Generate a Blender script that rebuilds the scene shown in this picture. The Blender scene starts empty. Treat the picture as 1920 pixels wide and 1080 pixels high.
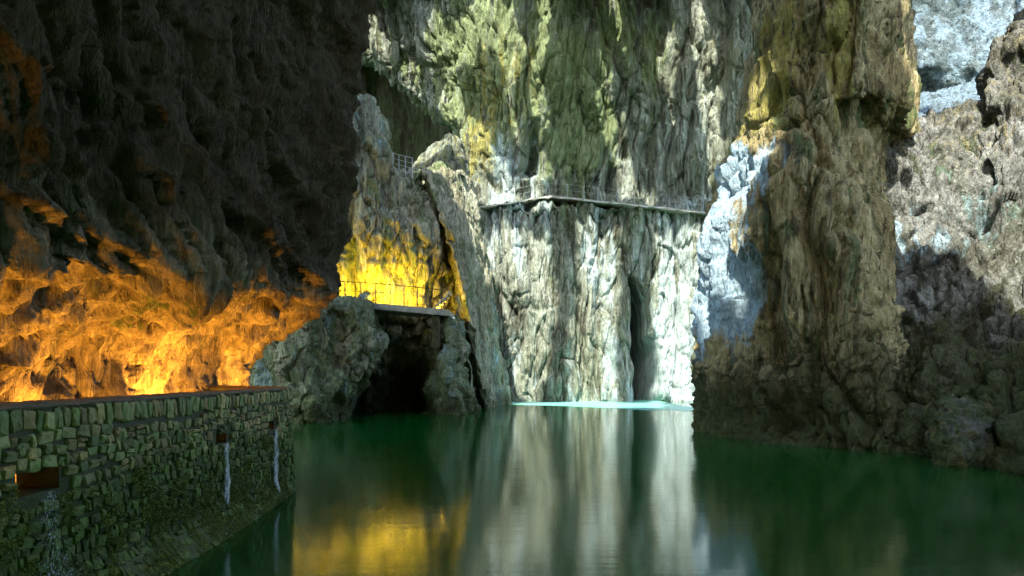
import bpy, math, random
import numpy as np
from mathutils import Vector

random.seed(7)
RNG = np.random.default_rng(11)
SC = bpy.context.scene
COL = SC.collection

# ------------------------------------------------------------------ camera
F, CX, HY, CH = 1280.0, 960.0, 700.0, 2.4      # focal (px of the 1920 photo), centre, horizon row, eye height
cam_d = bpy.data.cameras.new('camera')
cam_d.sensor_width = 36.0
cam_d.lens = 24.0
cam_d.shift_y = (HY - 540.0) / 1920.0
cam_d.clip_end = 2000
cam = bpy.data.objects.new('camera', cam_d)
cam.location = (0, 0, CH)
cam.rotation_euler = (math.radians(90), 0, 0)
COL.objects.link(cam)
SC.camera = cam

# ------------------------------------------------------------------ sky, sun, exposure
SUN_DIR = Vector((0.17, 0.66, -0.73)).normalized()     # the way the light travels
w = bpy.data.worlds.new('World'); SC.world = w; w.use_nodes = True
wn = w.node_tree.nodes; wl = w.node_tree.links
sky = wn.new('ShaderNodeTexSky'); sky.sky_type = 'NISHITA'; sky.sun_disc = False
sky.sun_elevation = math.asin(-SUN_DIR.z)
sky.sun_rotation = math.atan2(-SUN_DIR.x, -SUN_DIR.y)
bg = wn['Background']; bg.inputs[1].default_value = 0.15
wl.new(sky.outputs[0], bg.inputs[0])
sd = bpy.data.lights.new('sun', 'SUN'); sd.energy = 2.1; sd.angle = math.radians(1.2); sd.color = (1.0, 0.97, 0.90)
so = bpy.data.objects.new('sun', sd); COL.objects.link(so)
so.rotation_euler = SUN_DIR.to_track_quat('-Z', 'Y').to_euler()
so.location = (-20, -30, 60)
SC.view_settings.view_transform = 'Standard'
SC.view_settings.look = 'None'
SC.view_settings.gamma = 1.0
SC.view_settings.use_curve_mapping = False
SC.view_settings.exposure = 2.8
cy = SC.cycles
cy.use_denoising = True
try:
    cy.denoising_prefilter = 'NONE'
except Exception:
    pass
cy.max_bounces = 7; cy.diffuse_bounces = 5; cy.glossy_bounces = 4; cy.transparent_max_bounces = 8
cy.sample_clamp_indirect = 6.0
cy.caustics_reflective = False; cy.caustics_refractive = False

# ------------------------------------------------------------------ helpers
def P(px, py, Y):
    return (px - CX) / F * Y, Y, CH + (HY - py) / F * Y

def PZ(px, z, Y):
    return (px - CX) / F * Y, Y, z

perm = RNG.permutation(256).astype(np.int32)
grad = RNG.normal(size=(256, 3)).astype(np.float32)
grad /= np.linalg.norm(grad, axis=1)[:, None]

def noise(p, seed=0):
    """gradient noise, p (N,3) -> (N,) about -0.7..0.7"""
    p = p.astype(np.float32) + np.float32(seed * 17.31)
    i = np.floor(p).astype(np.int32)
    f = p - i
    u = f * f * f * (f * (f * 6 - 15) + 10)
    out = np.zeros(len(p), np.float32)
    x0, y0, z0 = i[:, 0], i[:, 1], i[:, 2]
    for dx in (0, 1):
        hx = perm[(x0 + dx) & 255]
        wx = u[:, 0] if dx else 1 - u[:, 0]
        for dy in (0, 1):
            hy = perm[(hx + y0 + dy) & 255]
            wy = wx * (u[:, 1] if dy else 1 - u[:, 1])
            for dz in (0, 1):
                g = grad[perm[(hy + z0 + dz) & 255]]
                d = g[:, 0] * (f[:, 0] - dx) + g[:, 1] * (f[:, 1] - dy) + g[:, 2] * (f[:, 2] - dz)
                out += d * wy * (u[:, 2] if dz else 1 - u[:, 2])
    return out

def fbm(p, octv=4, seed=0, gain=0.5):
    o = 0; a = 1.0
    for k in range(octv):
        o = o + a * noise(p * (2.03 ** k), seed + k * 3)
        a *= gain
    return o

def billow(p, seed=0, sharp=0.75):
    """rounded lobes parted by sharp creases: 0 in the crease, about 1 on the lobe"""
    return np.clip(np.abs(noise(p, seed)) * 2.2, 0, 1.2) ** sharp

def sstep(a, b, x):
    t = np.clip((x - a) / (b - a), 0, 1)
    return t * t * (3 - 2 * t)

def flow(p, size, zs=0.16, seed=0, warp=0.5):
    """vertical drapery lobes"""
    q = p / size
    wv = np.stack([noise(q * np.array([.5, .5, .35]), seed + 40), noise(q * np.array([.5, .5, .35]), seed + 50),
                   np.zeros(len(p), np.float32)], 1) * warp * 2
    q = q * np.array([1, 1, zs]) + wv
    return billow(q, seed, 0.55)

def saw(p, h, a, seed):
    """broken overhanging steps"""
    t = p[:, 2] / h + 1.6 * noise(p / np.array([1.3 * h, 1.3 * h, 2.2 * h]), seed) + 0.5 * noise(p / (.4 * h), seed + 1)
    f = t - np.floor(t)
    gate = np.clip(.5 + 1.6 * noise(p / (1.8 * h), seed + 2), 0, 1)
    return a * gate * (np.minimum(f * 1.1, (1 - f) * 7) - .5)

RV = RNG.random((256, 3)).astype(np.float32)
def facet(p, size, seed=0, warp=0.35):
    """broken blocks: every cell is a tilted plane, with a groove where two meet. returns (tilt, groove 0..1)"""
    q = (p / np.array(size)).astype(np.float32) + np.float32(seed * 7.7)
    if warp:
        q = q + warp * np.stack([noise(q * .9, seed), noise(q * .9, seed + 1), noise(q * .9, seed + 2)], 1)
    i = np.floor(q).astype(np.int32); f = q - i
    b1 = np.full(len(q), 9, np.float32); b2 = b1.copy(); t = np.zeros(len(q), np.float32)
    for dx in (-1, 0, 1):
        hx = perm[(i[:, 0] + dx) & 255]
        for dy in (-1, 0, 1):
            hy = perm[(hx + i[:, 1] + dy) & 255]
            for dz in (-1, 0, 1):
                h = perm[(hy + i[:, 2] + dz) & 255]
                v = f - (RV[h] + np.array([dx, dy, dz], np.float32))
                d2 = (v * v).sum(1)
                m = d2 < b1
                b2 = np.where(m, b1, np.minimum(b2, d2))
                t = np.where(m, (grad[h] * v).sum(1) + (RV[h, 0] - .5) * .6, t)
                b1 = np.where(m, d2, b1)
    return t, 1 - sstep(0, 0.09, np.sqrt(b2) - np.sqrt(b1))

def bump3(p, c, r):
    d = ((p - np.array(c)) / np.array(r)) ** 2
    return np.exp(-d.sum(1))

def crm(C, t, axis):
    C = np.moveaxis(C, axis, 0)
    n = len(C)
    ext = np.concatenate([[2 * C[0] - C[1]], C, [2 * C[-1] - C[-2]]])
    i = np.clip(np.floor(t).astype(int), 0, n - 2)
    f = (t - i).reshape((-1,) + (1,) * (C.ndim - 1))
    a, b, c, d = ext[i], ext[i + 1], ext[i + 2], ext[i + 3]
    tau = 0.42
    m1 = (c - a) * tau; m2 = (d - b) * tau
    f2, f3 = f * f, f * f * f
    r = (2 * f3 - 3 * f2 + 1) * b + (f3 - 2 * f2 + f) * m1 + (-2 * f3 + 3 * f2) * c + (f3 - f2) * m2
    return np.moveaxis(r, 0, axis)

def params(C, axis, n):
    d = np.diff(C, axis=axis)
    L = np.linalg.norm(d, axis=2)
    Ymid = np.maximum(np.take(C, range(C.shape[axis] - 1), axis)[..., 1], 4)
    wgt = (L / Ymid).mean(axis=1 - axis)
    wgt = np.maximum(wgt, wgt.max() * 0.04)
    cum = np.concatenate([[0], np.cumsum(wgt)]); cum /= cum[-1]
    return np.interp(np.linspace(0, 1, n), cum, np.arange(len(cum)))

def tag(o, label=None, cat=None, group=None, kind=None):
    if label: o['label'] = label
    if cat: o['category'] = cat
    if group: o['group'] = group
    if kind: o['kind'] = kind
    return o

def grid_mesh(name, pos, mat, tint=None, flip=False, smooth=True):
    nv, nu, _ = pos.shape
    me = bpy.data.meshes.new(name)
    idx = np.arange(nv * nu, dtype=np.int32).reshape(nv, nu)
    q = np.stack([idx[:-1, :-1], idx[:-1, 1:], idx[1:, 1:], idx[1:, :-1]], -1).reshape(-1, 4)
    if flip: q = q[:, ::-1]
    me.vertices.add(nv * nu); me.vertices.foreach_set('co', pos.astype(np.float32).ravel())
    me.loops.add(q.size); me.loops.foreach_set('vertex_index', q.ravel())
    me.polygons.add(len(q)); me.polygons.foreach_set('loop_start', np.arange(0, q.size, 4, dtype=np.int32))
    me.polygons.foreach_set('use_smooth', np.full(len(q), smooth))
    me.update(calc_edges=True)
    if tint is not None:
        a = me.attributes.new('tint', 'FLOAT_COLOR', 'POINT')
        a.data.foreach_set('color', tint.astype(np.float32).ravel())
    me.materials.append(mat)
    o = bpy.data.objects.new(name, me); COL.objects.link(o)
    return o

SURF = {}
def rock(name, net, nu, nv, disp, mat, tint=None, key=None):
    """a rock face lofted through a net of control points, displaced along its own normal"""
    C = np.array(net, float)
    tv = params(C, 0, nv); tu = params(C, 1, nu)
    G = crm(crm(C, tv, 0), tu, 1)
    du = np.gradient(G, axis=1); dv = np.gradient(G, axis=0)
    N = np.cross(du, dv); N /= np.maximum(np.linalg.norm(N, axis=2, keepdims=True), 1e-9)
    s = ((np.array([0, 0, CH]) - G) * N).sum(2)
    m = np.median(s[nv // 5: -nv // 5, nu // 5: -nu // 5])
    flip = m < 0
    if flip: N = -N
    p = G.reshape(-1, 3); n = N.reshape(-1, 3)
    d = disp(p, n)
    q = p + n * d[:, None]
    t = np.zeros((len(q), 4), np.float32)
    if tint is not None:
        tt = np.clip(tint(p, n), 0, 1); t[:, :tt.shape[1]] = tt
    o = grid_mesh(name, q.reshape(nv, nu, 3), mat, t, flip)
    pr = np.stack([CX + F * q[:, 0] / q[:, 1], HY - F * (q[:, 2] - CH) / q[:, 1], q[:, 1]], 1)
    SURF[key or name] = (pr, q)
    return o

def surf(name, px, py, r=8):
    pr, q = SURF[name]
    d = (pr[:, 0] - px) ** 2 + (pr[:, 1] - py) ** 2
    m = d < r * r
    if not m.any(): m = d <= d.min() + 1e-6
    k = np.where(m)[0][np.argmin(pr[m, 2])]
    return q[k]

# ------------------------------------------------------------------ materials
def nd(nt, t, **kw):
    n = nt.nodes.new(t)
    for k, v in kw.items():
        setattr(n, k, v)
    return n

def new_mat(name):
    m = bpy.data.materials.new(name); m.use_nodes = True
    return m, m.node_tree, m.node_tree.nodes['Principled BSDF']

def mixc(nt, fac, a, b):
    n = nd(nt, 'ShaderNodeMix', data_type='RGBA')
    for s, v in ((0, fac), (6, a), (7, b)):
        if isinstance(v, (int, float)): n.inputs[s].default_value = v
        elif isinstance(v, tuple): n.inputs[s].default_value = (*v, 1)
        else: nt.links.new(v, n.inputs[s])
    return n.outputs[2]

def math_n(nt, op, a, b=None, c=None):
    n = nd(nt, 'ShaderNodeMath', operation=op)
    for k, v in enumerate((a, b, c)):
        if v is None: continue
        if isinstance(v, (int, float)): n.inputs[k].default_value = v
        else: nt.links.new(v, n.inputs[k])
    return n.outputs[0]

def ramp(nt, fac, stops):
    n = nd(nt, 'ShaderNodeMapRange', interpolation_type='SMOOTHSTEP')
    nt.links.new(fac, n.inputs[0])
    n.inputs[1].default_value, n.inputs[2].default_value = stops
    return n.outputs[0]

def noise_n(nt, vec, scale, detail=5, rough=0.55, dist=0.0):
    n = nd(nt, 'ShaderNodeTexNoise')
    n.inputs['Scale'].default_value = scale; n.inputs['Detail'].default_value = detail
    n.inputs['Roughness'].default_value = rough; n.inputs['Distortion'].default_value = dist
    nt.links.new(vec, n.inputs['Vector'])
    return n.outputs[0]

def mapping(nt, vec, scale, rot=(0, 0, 0)):
    n = nd(nt, 'ShaderNodeMapping')
    n.inputs['Scale'].default_value = scale; n.inputs['Rotation'].default_value = rot
    nt.links.new(vec, n.inputs[0])
    return n.outputs[0]

def rock_mat(name, pale, mid, dark, unit=1.0, zs=0.15, bump=0.6, rough=0.75,
             algae=(0.10, 0.15, 0.05), ochre=(0.30, 0.24, 0.04), calcite_sky=(0.42, 0.58, 0.62), dark_amt=0.5, rot=(0, 0, 0), stain_shade=(0.065, 0.068, 0.024)):
    """weathered limestone; unit = size of its texture in metres. tint.r algae, tint.g ochre lichen, tint.b blue-white calcite"""
    m, nt, bs = new_mat(name)
    geo = nd(nt, 'ShaderNodeNewGeometry')
    pos = geo.outputs['Position']
    s = 1.0 / unit
    st = mapping(nt, pos, (s, s, s * zs), rot)
    n1 = noise_n(nt, pos, 0.25 * s, 3, 0.6)
    n2 = noise_n(nt, st, 1.1, 5, 0.65, 0.4)
    n3 = noise_n(nt, st, 2.9, 5, 0.66, 0.5)
    n4 = noise_n(nt, mapping(nt, pos, (s, s, s * min(1, zs * 2.2)), rot), 5.5, 4, 0.68)
    c = mixc(nt, ramp(nt, n1, (0.35, 0.65)), mid, pale)
    c = mixc(nt, math_n(nt, 'MULTIPLY', ramp(nt, n2, (0.48, 0.62)), dark_amt), c, dark)
    c = mixc(nt, math_n(nt, 'MULTIPLY', ramp(nt, n3, (0.47, 0.36)), dark_amt), c, dark)
    c = mixc(nt, math_n(nt, 'MULTIPLY', ramp(nt, n3, (0.54, 0.66)), 0.6), c, tuple(min(1, 1.35 * v) for v in pale))
    at = nd(nt, 'ShaderNodeAttribute', attribute_name='tint')
    sep = nd(nt, 'ShaderNodeSeparateColor'); nt.links.new(at.outputs['Color'], sep.inputs[0])
    def patch(ch, col, c, lo, hi, src):
        f = math_n(nt, 'ADD', sep.outputs[ch], math_n(nt, 'MULTIPLY', math_n(nt, 'SUBTRACT', src, 0.5), 2.6))
        f = ramp(nt, f, (lo, hi))
        f = math_n(nt, 'MULTIPLY', f, ramp(nt, sep.outputs[ch], (0.0, 0.35)))
        return mixc(nt, math_n(nt, 'MULTIPLY', f, 0.85), c, col)
    c = patch(0, algae, c, 0.3, 0.62, n2)
    c = patch(1, ochre, c, 0.3, 0.62, n3)
    c = patch(2, calcite_sky, c, 0.3, 0.62, n2)
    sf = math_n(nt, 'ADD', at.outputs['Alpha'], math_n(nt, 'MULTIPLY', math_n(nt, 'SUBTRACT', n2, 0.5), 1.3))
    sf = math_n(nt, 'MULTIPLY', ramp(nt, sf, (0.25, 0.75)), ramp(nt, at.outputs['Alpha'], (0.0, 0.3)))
    c = mixc(nt, math_n(nt, 'MULTIPLY', sf, 0.78), c, stain_shade)  # alpha darkens: flood mark, plus painted shade on overhang, chamber and ridge
    # fine speckle
    hs = nd(nt, 'ShaderNodeHueSaturation')
    nt.links.new(c, hs.inputs['Color'])
    nt.links.new(math_n(nt, 'ADD', math_n(nt, 'MULTIPLY', n4, 2.0), 0.0), hs.inputs['Value'])
    nt.links.new(hs.outputs[0], bs.inputs['Base Color'])
    bs.inputs['Roughness'].default_value = rough
    bs.inputs['Specular IOR Level'].default_value = 0.15
    h = math_n(nt, 'ADD', math_n(nt, 'MULTIPLY', math_n(nt, 'ABSOLUTE', math_n(nt, 'SUBTRACT', n3, .5)), 2.2), math_n(nt, 'MULTIPLY', n4, 0.7))
    b = nd(nt, 'ShaderNodeBump'); b.inputs['Strength'].default_value = bump; b.inputs['Distance'].default_value = 0.34 * unit
    nt.links.new(h, b.inputs['Height']); nt.links.new(b.outputs[0], bs.inputs['Normal'])
    return m

M_FAR = rock_mat('limestone_far', (0.33, 0.36, 0.275), (0.19, 0.21, 0.14), (0.045, 0.038, 0.02), unit=1.6, zs=0.12, bump=1.0, calcite_sky=(0.50, 0.60, 0.56), algae=(0.21, 0.26, 0.11), ochre=(0.30, 0.27, 0.06), dark_amt=.8)
M_COL = rock_mat('limestone_column', (0.43, 0.365, 0.185), (0.27, 0.22, 0.10), (0.05, 0.038, 0.018), unit=0.7, zs=0.14, bump=1.0, ochre=(0.27, 0.24, 0.055), calcite_sky=(0.40, 0.56, 0.64), dark_amt=.75)
M_HILL = rock_mat('limestone_ridge', (0.27, 0.275, 0.245), (0.135, 0.135, 0.10), (0.035, 0.032, 0.02), unit=0.7, zs=0.35, bump=1.0, ochre=(0.22, 0.18, 0.06), dark_amt=.75)
M_OVER = rock_mat('limestone_overhang', (0.27, 0.225, 0.13), (0.17, 0.135, 0.075), (0.05, 0.038, 0.02), unit=0.42, zs=0.14, bump=0.7, rot=(0.2, 0.2, 0), dark_amt=.6, stain_shade=(0.058, 0.043, 0.017))
M_MID = rock_mat('limestone_mid', (0.44, 0.44, 0.31), (0.29, 0.28, 0.17), (0.06, 0.05, 0.027), unit=1.0, zs=0.2, bump=1.0, algae=(0.20, 0.25, 0.11), dark_amt=.6)
M_PALE = rock_mat('limestone_pale', (0.14, 0.17, 0.16), (0.055, 0.075, 0.066), (0.015, 0.022, 0.018), unit=1.8, zs=0.5, bump=1.0, dark_amt=.95, calcite_sky=(0.21, 0.28, 0.30), algae=(0.035, 0.06, 0.035))

# ------------------------------------------------------------------ far wall of the gorge
YW = 59.0
rows = []
for py, L, Ys in [(-260, 560, (74, 68, 63, 60, 58.5, 58.5, 58.5, 58, 57)),
                  (-80, 590, (74, 68, 63.5, 60, 58.5, 58.5, 58.5, 58, 57)),
                  (0, 622, (76, 68, 64, 60, 58.5, 58.5, 58.5, 58, 57)),
                  (100, 672, (76, 67, 63.5, 59.5, 58, 58.5, 58.5, 58, 57)),
                  (170, 757, (74, 66, 62, 58.5, 58.5, 59, 58.5, 58.5, 57)),
                  (240, 845, (72, 62, 59, 58, 59.5, 59.5, 59, 58.5, 57)),
                  (310, 860, (70, 61, 58.5, 58.5, 59.5, 59.5, 59.3, 59, 58)),
                  (368, 860, (70, 61, 58.8, 59, 59.6, 59.6, 59.4, 59.2, 58)),
                  (385, 860, (70, 60, 57.9, 57.9, 58.2, 58.3, 58.2, 58.2, 57)),
                  (470, 855, (70, 60, 58, 58, 58.6, 58.8, 58.6, 58.3, 57)),
                  (580, 850, (70, 60, 58.2, 58, 58.6, 58.8, 58.6, 58, 57)),
                  (690, 850, (70, 60, 58.2, 57.7, 58.3, 58.2, 58.3, 57.6, 56)),
                  (752, 850, (70, 60, 58.2, 57.5, 58, 57.7, 58, 57, 55)),
                  (800, 850, (70, 60, 58.2, 57.5, 58, 57.7, 58, 57, 55))]:
    fr = (0.08, 0, 0.12, 0.27, 0.42, 0.57, 0.72, 0.86, 1.0)
    rows.append([P(L + (1450 - L) * f_, py, y_) for f_, y_ in zip(fr, Ys)])

def groove(p, pts, width, depth, Y):
    """a vertical cleft through (px,py) points"""
    zz = np.array([P(a, b, Y)[2] for a, b in pts]); xx = np.array([P(a, b, Y)[0] for a, b in pts])
    o = np.argsort(zz)
    x0 = np.interp(p[:, 2], zz[o], xx[o])
    rel = np.clip((p[:, 2] - zz.min()) / (zz.max() - zz.min()), 0, 1)
    wd = width * (1 - .7 * rel ** 2) * (1 + .5 * noise(p / np.array([50, 50, 1.6]), 64))
    inside = sstep(zz.min() - 0.2, zz.min() + 0.4, p[:, 2]) * (1 - rel ** 5)
    return -depth * np.exp(-((p[:, 0] - x0 - .35 * noise(p / np.array([50, 50, 2.4]), 65)) / wd) ** 2) * inside

def disp_far(p, n):
    z = p[:, 2]
    d = 1.1 * fbm(p / np.array([6, 6, 14]), 3, 1)
    up = sstep(16.5, 19, z)
    d += 1.25 * (flow(p, 2.5, 0.11, 5, 0.55) - 0.6)
    amp = 0.5 + 1.0 * np.clip(.5 + noise(p / np.array([3, 3, 6]), 77), 0, 1)
    d += 0.72 * amp * (flow(p, 1.15, 0.10, 9, 0.55) - 0.6)
    d += 0.36 * amp * (flow(p, 0.55, 0.12, 14, 0.5) - 0.6)
    d += 0.17 * fbm(p / np.array([0.7, 0.7, 1.1]), 3, 21)
    d += saw(p, 4.5, 0.4, 121) + saw(p, 1.7, 0.14, 122)
    t_, g_ = facet(p, (1.3, 1.3, 4.2), 3)
    d += 0.28 * t_ - 0.16 * g_
    d += 0.5 * (billow(p / np.array([3.0, 3.0, 4.5]), 33) - 0.5) * up
    d += groove(p, [(1185, 512), (1200, 560), (1207, 640), (1213, 700), (1215, 900)], .8, 15.0, 58.5)
    d += groove(p, [(1000, 225), (1003, 280), (998, 335)], 1.0, 2.6, 59)
    d += groove(p, [(1145, 295), (1150, 330), (1150, 352)], 0.6, 1.8, 59)
    d += groove(p, [(1172, 250), (1175, 275), (1176, 292)], 0.45, 1.5, 59)
    # buttress roots near the water
    d += 0.5 * (1 - sstep(0, 7, z)) * (flow(p, 3.3, 0.05, 61, 0.5) - 0.4) * (1 - np.exp(-((p[:, 0] - 11.3) / 1.6) ** 2))
    return d

def tint_far(p, n):
    z = p[:, 2]; x = p[:, 0]
    g = 0.2 + 0.5 * sstep(15, 27, z) * np.exp(-((x - 1.0) / 8.5) ** 2) + 0.2 * fbm(p / 5, 2, 70)
    g += 0.55 * bump3(p, P(1090, 250, 58), (2.2, 6, 5))
    o = 0.4 * bump3(p, P(945, 160, 58), (4.2, 8, 6)) + 0.5 * bump3(p, P(890, 270, 58), (1.6, 8, 4)) + 0.2 * bump3(p, P(1330, 120, 58), (4, 8, 9))
    b = 0.5 * bump3(p, P(965, 430, 58), (3.5, 8, 5)) + 0.5 * bump3(p, P(1130, 480, 58), (2.0, 8, 5)) + 0.75 * bump3(p, P(1270, 600, 58), (3.2, 8, 11))
    b += 0.3 * (1 - sstep(2, 10, z)) + 0.4 * bump3(p, P(960, 300, 58), (2.5, 8, 4))
    return np.stack([g, o, b], 1)

far = rock('cave_wall', rows, 500, 580, disp_far, M_FAR, tint_far, key='far')
tag(far, kind='structure')

# chamber behind the upper left gap
rows = [[P(px, py, y) for px, y in zip((480, 600, 680, 760, 840, 920, 1000), (80, 86, 90, 90, 88, 84, 80))] for py in (-120, 0, 110, 200, 300, 420)]
def disp_back(p, n):
    return 1.6 * fbm(p / np.array([7, 7, 14]), 3, 3) + 1.1 * (flow(p, 4.0, 0.15, 8) - 0.6) + 0.4 * (flow(p, 1.6, 0.2, 12) - .6) + 0.25 * fbm(p / 1.2, 3, 4)
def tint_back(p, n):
    return np.stack([0.3 + 0 * p[:, 0], 0 * p[:, 0], 0.25 + 0.3 * fbm(p / 6, 2, 5), .75 + 0 * p[:, 0]], 1)  # last channel darkens the whole chamber: the recess's shade put into colour
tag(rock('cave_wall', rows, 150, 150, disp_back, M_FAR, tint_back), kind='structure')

# ------------------------------------------------------------------ rock wall left of the gorge, above the lit walkway
rows = []
def row_px(py, cols): rows.append([P(px, py if not isinstance(py, (list, tuple)) else py[i], y) for i, (px, y) in enumerate(cols)])
top = [120, 150, 178, 186, 214, 305, 322, 312]
row_px([t + 135 for t in top], [(300, 60), (520, 58), (640, 55), (690, 55), (720, 55), (740, 55), (780, 56), (830, 58)])
row_px(top, [(300, 44), (520, 43), (645, 42.5), (690, 43), (722, 44), (735, 45), (775, 46), (825, 48)])
row_px([t + 35 for t in top], [(300, 41), (520, 40.5), (640, 40.5), (690, 41), (722, 42), (745, 43), (780, 44), (830, 47)])
row_px(370, [(300, 40), (520, 40), (640, 40), (690, 40.5), (730, 41.5), (765, 42), (800, 43), (840, 46)])
row_px(440, [(300, 40), (520, 40), (640, 40), (690, 40.3), (730, 41), (765, 41.5), (810, 42.5), (850, 46)])
row_px(510, [(300, 40), (520, 40.3), (640, 40.6), (690, 41), (730, 41.5), (765, 42), (810, 43), (855, 46)])
row_px(578, [(300, 40), (520, 40.6), (640, 41.2), (690, 41.6), (730, 42), (765, 42.5), (810, 43.5), (860, 46)])
row_px(640, [(300, 41), (520, 42), (640, 42), (690, 42), (730, 42.3), (765, 42.8), (810, 44), (870, 48)])
row_px(765, [(300, 41), (520, 42), (640, 43), (690, 43.5), (730, 44), (765, 44.5), (810, 45), (880, 48)])
row_px(800, [(300, 41), (520, 42), (640, 44), (690, 45), (730, 46), (765, 46.5), (810, 47), (890, 48)])
def disp_mid(p, n):
    d = 0.6 * fbm(p / np.array([4, 4, 7]), 3, 6)
    d += 0.7 * (flow(p, 1.6, 0.12, 15, 0.5) - 0.6) + 0.36 * (flow(p, 0.7, 0.16, 17) - .6) + 0.16 * (flow(p, 0.35, 0.22, 27) - .6) + saw(p, 2.4, .25, 127)
    t_, g_ = facet(p, (.9, .9, 2.4), 11)
    d += 0.1 * fbm(p / 0.7, 3, 22) + 0.35 * t_ - .15 * g_
    return d
def tint_mid(p, n):
    z = p[:, 2]
    return np.stack([0.35 + 0.4 * (1 - sstep(1, 5, z)), 0 * z, 0.25 * bump3(p, P(690, 250, 41), (2.5, 8, 4)), 1 - sstep(1.5, 4.0, z)], 1)
tag(rock('cave_wall', rows, 260, 330, disp_mid, M_MID, tint_mid), kind='structure')

# leaning slab (fin) between the walkway and the gorge
rows = []
fin = [(378, 800, 862, 874, 46, 51),
       (322, 792, 850, 868, 44.5, 50),
       (350, 800, 862, 884, 43.2, 50.5),
       (430, 832, 880, 905, 42.6, 51),
       (500, 852, 893, 917, 42.6, 51.5),
       (560, 866, 903, 926, 43, 52),
       (620, 878, 912, 933, 43.6, 52.5),
       (690, 890, 922, 943, 44.4, 53),
       (740, 900, 930, 953, 45.4, 53.6),
       (764, 905, 934, 958, 46, 54),
       (800, 908, 938, 962, 46, 54)]
for k, (py, l, c, r, yl, yr) in enumerate(fin):
    b = 60 if k == 0 else 0
    rows.append([P(l - 20, py, yl + 9 + b * .1), P(l - 4, py, yl + 2.5 + b * .1), P(l + 6, py, yl + 0.3 + b * .1), P((l + c) / 2 + 6, py, yl + (yr - yl) * .28 + b * .1), P(c, py, yl + (yr - yl) * .6 + b * .1), P(r - 3, py, yr + b * .1), P(r - 8, py, yr + 4 + b * .1), P(r - 40, py, yr + 9 + b * .1)])
def disp_fin(p, n):
    d = 0.35 * fbm(p / np.array([3, 4, 6]), 3, 16)
    d += 0.45 * (flow(p, 1.4, 0.09, 25, 0.4) - 0.6) + 0.28 * (flow(p, 0.6, 0.12, 27) - .6) + 0.12 * (flow(p, 0.3, 0.2, 29) - .6) + saw(p, 2.4, .16, 128)
    t_, g_ = facet(p, (.8, .8, 2.6), 13)
    d += 0.07 * fbm(p / 0.7, 3, 32) + 0.25 * t_ - .1 * g_
    return d
def tint_fin(p, n):
    return np.stack([0.25 + 0.3 * fbm(p / 3, 2, 9), 0.3 * bump3(p, P(880, 740, 48), (4, 8, 2)), 0.3 * sstep(0, 4, p[:, 0] + 4), .6 * (1 - sstep(.3, 2.2, p[:, 2]))], 1)
finob = rock('rock_buttress', rows, 210, 330, disp_fin, M_MID, tint_fin)
tag(finob, 'grey-green leaning rock slab at the water between lit walkway and gorge', 'rock')

# bulging boulder under the walkway
rows = []
bl = [(552, 690, 700, 41), (572, 690, 708, 38.5), (600, 704, 720, 37.5), (650, 712, 730, 37), (690, 702, 715, 37.2), (728, 672, 695, 37.6), (765, 656, 680, 38.5), (800, 650, 675, 38.5)]
for k, (py, e, bk, ye) in enumerate(bl):
    yf = 34.5 if k > 0 else 38
    if k >= 5: yf = 33.5
    rows.append([P(330, py, 33.5 + (4 if k == 0 else 0)), P(420, py, 33 + (4 if k == 0 else 0)), P(500, py, 33 + (4 if k == 0 else 0)), P(570, py, yf - 1.2), P(620, py, yf + .6), P((e + 620) / 2 + 8, py, (yf + ye) / 2 - .3), P(e, py, ye), P(bk - 20, py, ye + 3), P(bk - 60, py, ye + 8)])
def disp_boul(p, n):
    d = 0.35 * fbm(p / 2.5, 3, 18) + 0.35 * (billow(p / np.array([1.9, 1.9, 2.2]), 36) - .5) + 0.16 * (billow(p / 0.8, 37) - .5)
    d += 0.12 * (flow(p, 0.6, 0.3, 38) - .5) + 0.1 * fbm(p / 0.4, 3, 39)
    t_, g_ = facet(p, (1.1, 1.1, 1.5), 15)
    d += 0.55 * t_ - .16 * g_
    t_, g_ = facet(p, (.4, .4, .5), 16)
    d += 0.14 * t_ - .05 * g_
    return d
def tint_boul(p, n):
    z = p[:, 2]
    return np.stack([0.5 + 0.4 * (1 - sstep(0.5, 3, z)), 0.2 * bump3(p, P(650, 640, 36), (2, 5, 2)), 0.2 + 0 * z, .8 * (1 - sstep(.3, 1.8, z))], 1)
o = rock('boulder', rows, 220, 200, disp_boul, M_MID, tint_boul)
tag(o, 'rounded pale grey boulder at the water below the left end of the walkway', 'boulder')

# small rock pillar below the right end of the walkway
rows = []
for py, l, r, y in [(590, 818, 832, 42), (606, 808, 852, 41), (630, 803, 862, 40.4), (660, 801, 866, 40), (710, 801, 872, 39.8), (768, 798, 886, 40), (800, 798, 888, 40)]:
    m_ = (l + r) / 2
    rows.append([P(l + 4, py, y + 5), P(l - 1, py, y + 2), P(l + (r - l) * .25, py, y + .1), P(m_, py, y - .4), P(l + (r - l) * .8, py, y + .3), P(r, py, y + 2), P(r - 6, py, y + 5)])
o = rock('rock_pillar', rows, 110, 170, disp_boul, M_MID, tint_boul)
tag(o, 'small grey rock pillar at the water under the right end of the walkway', 'rock')

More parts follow.
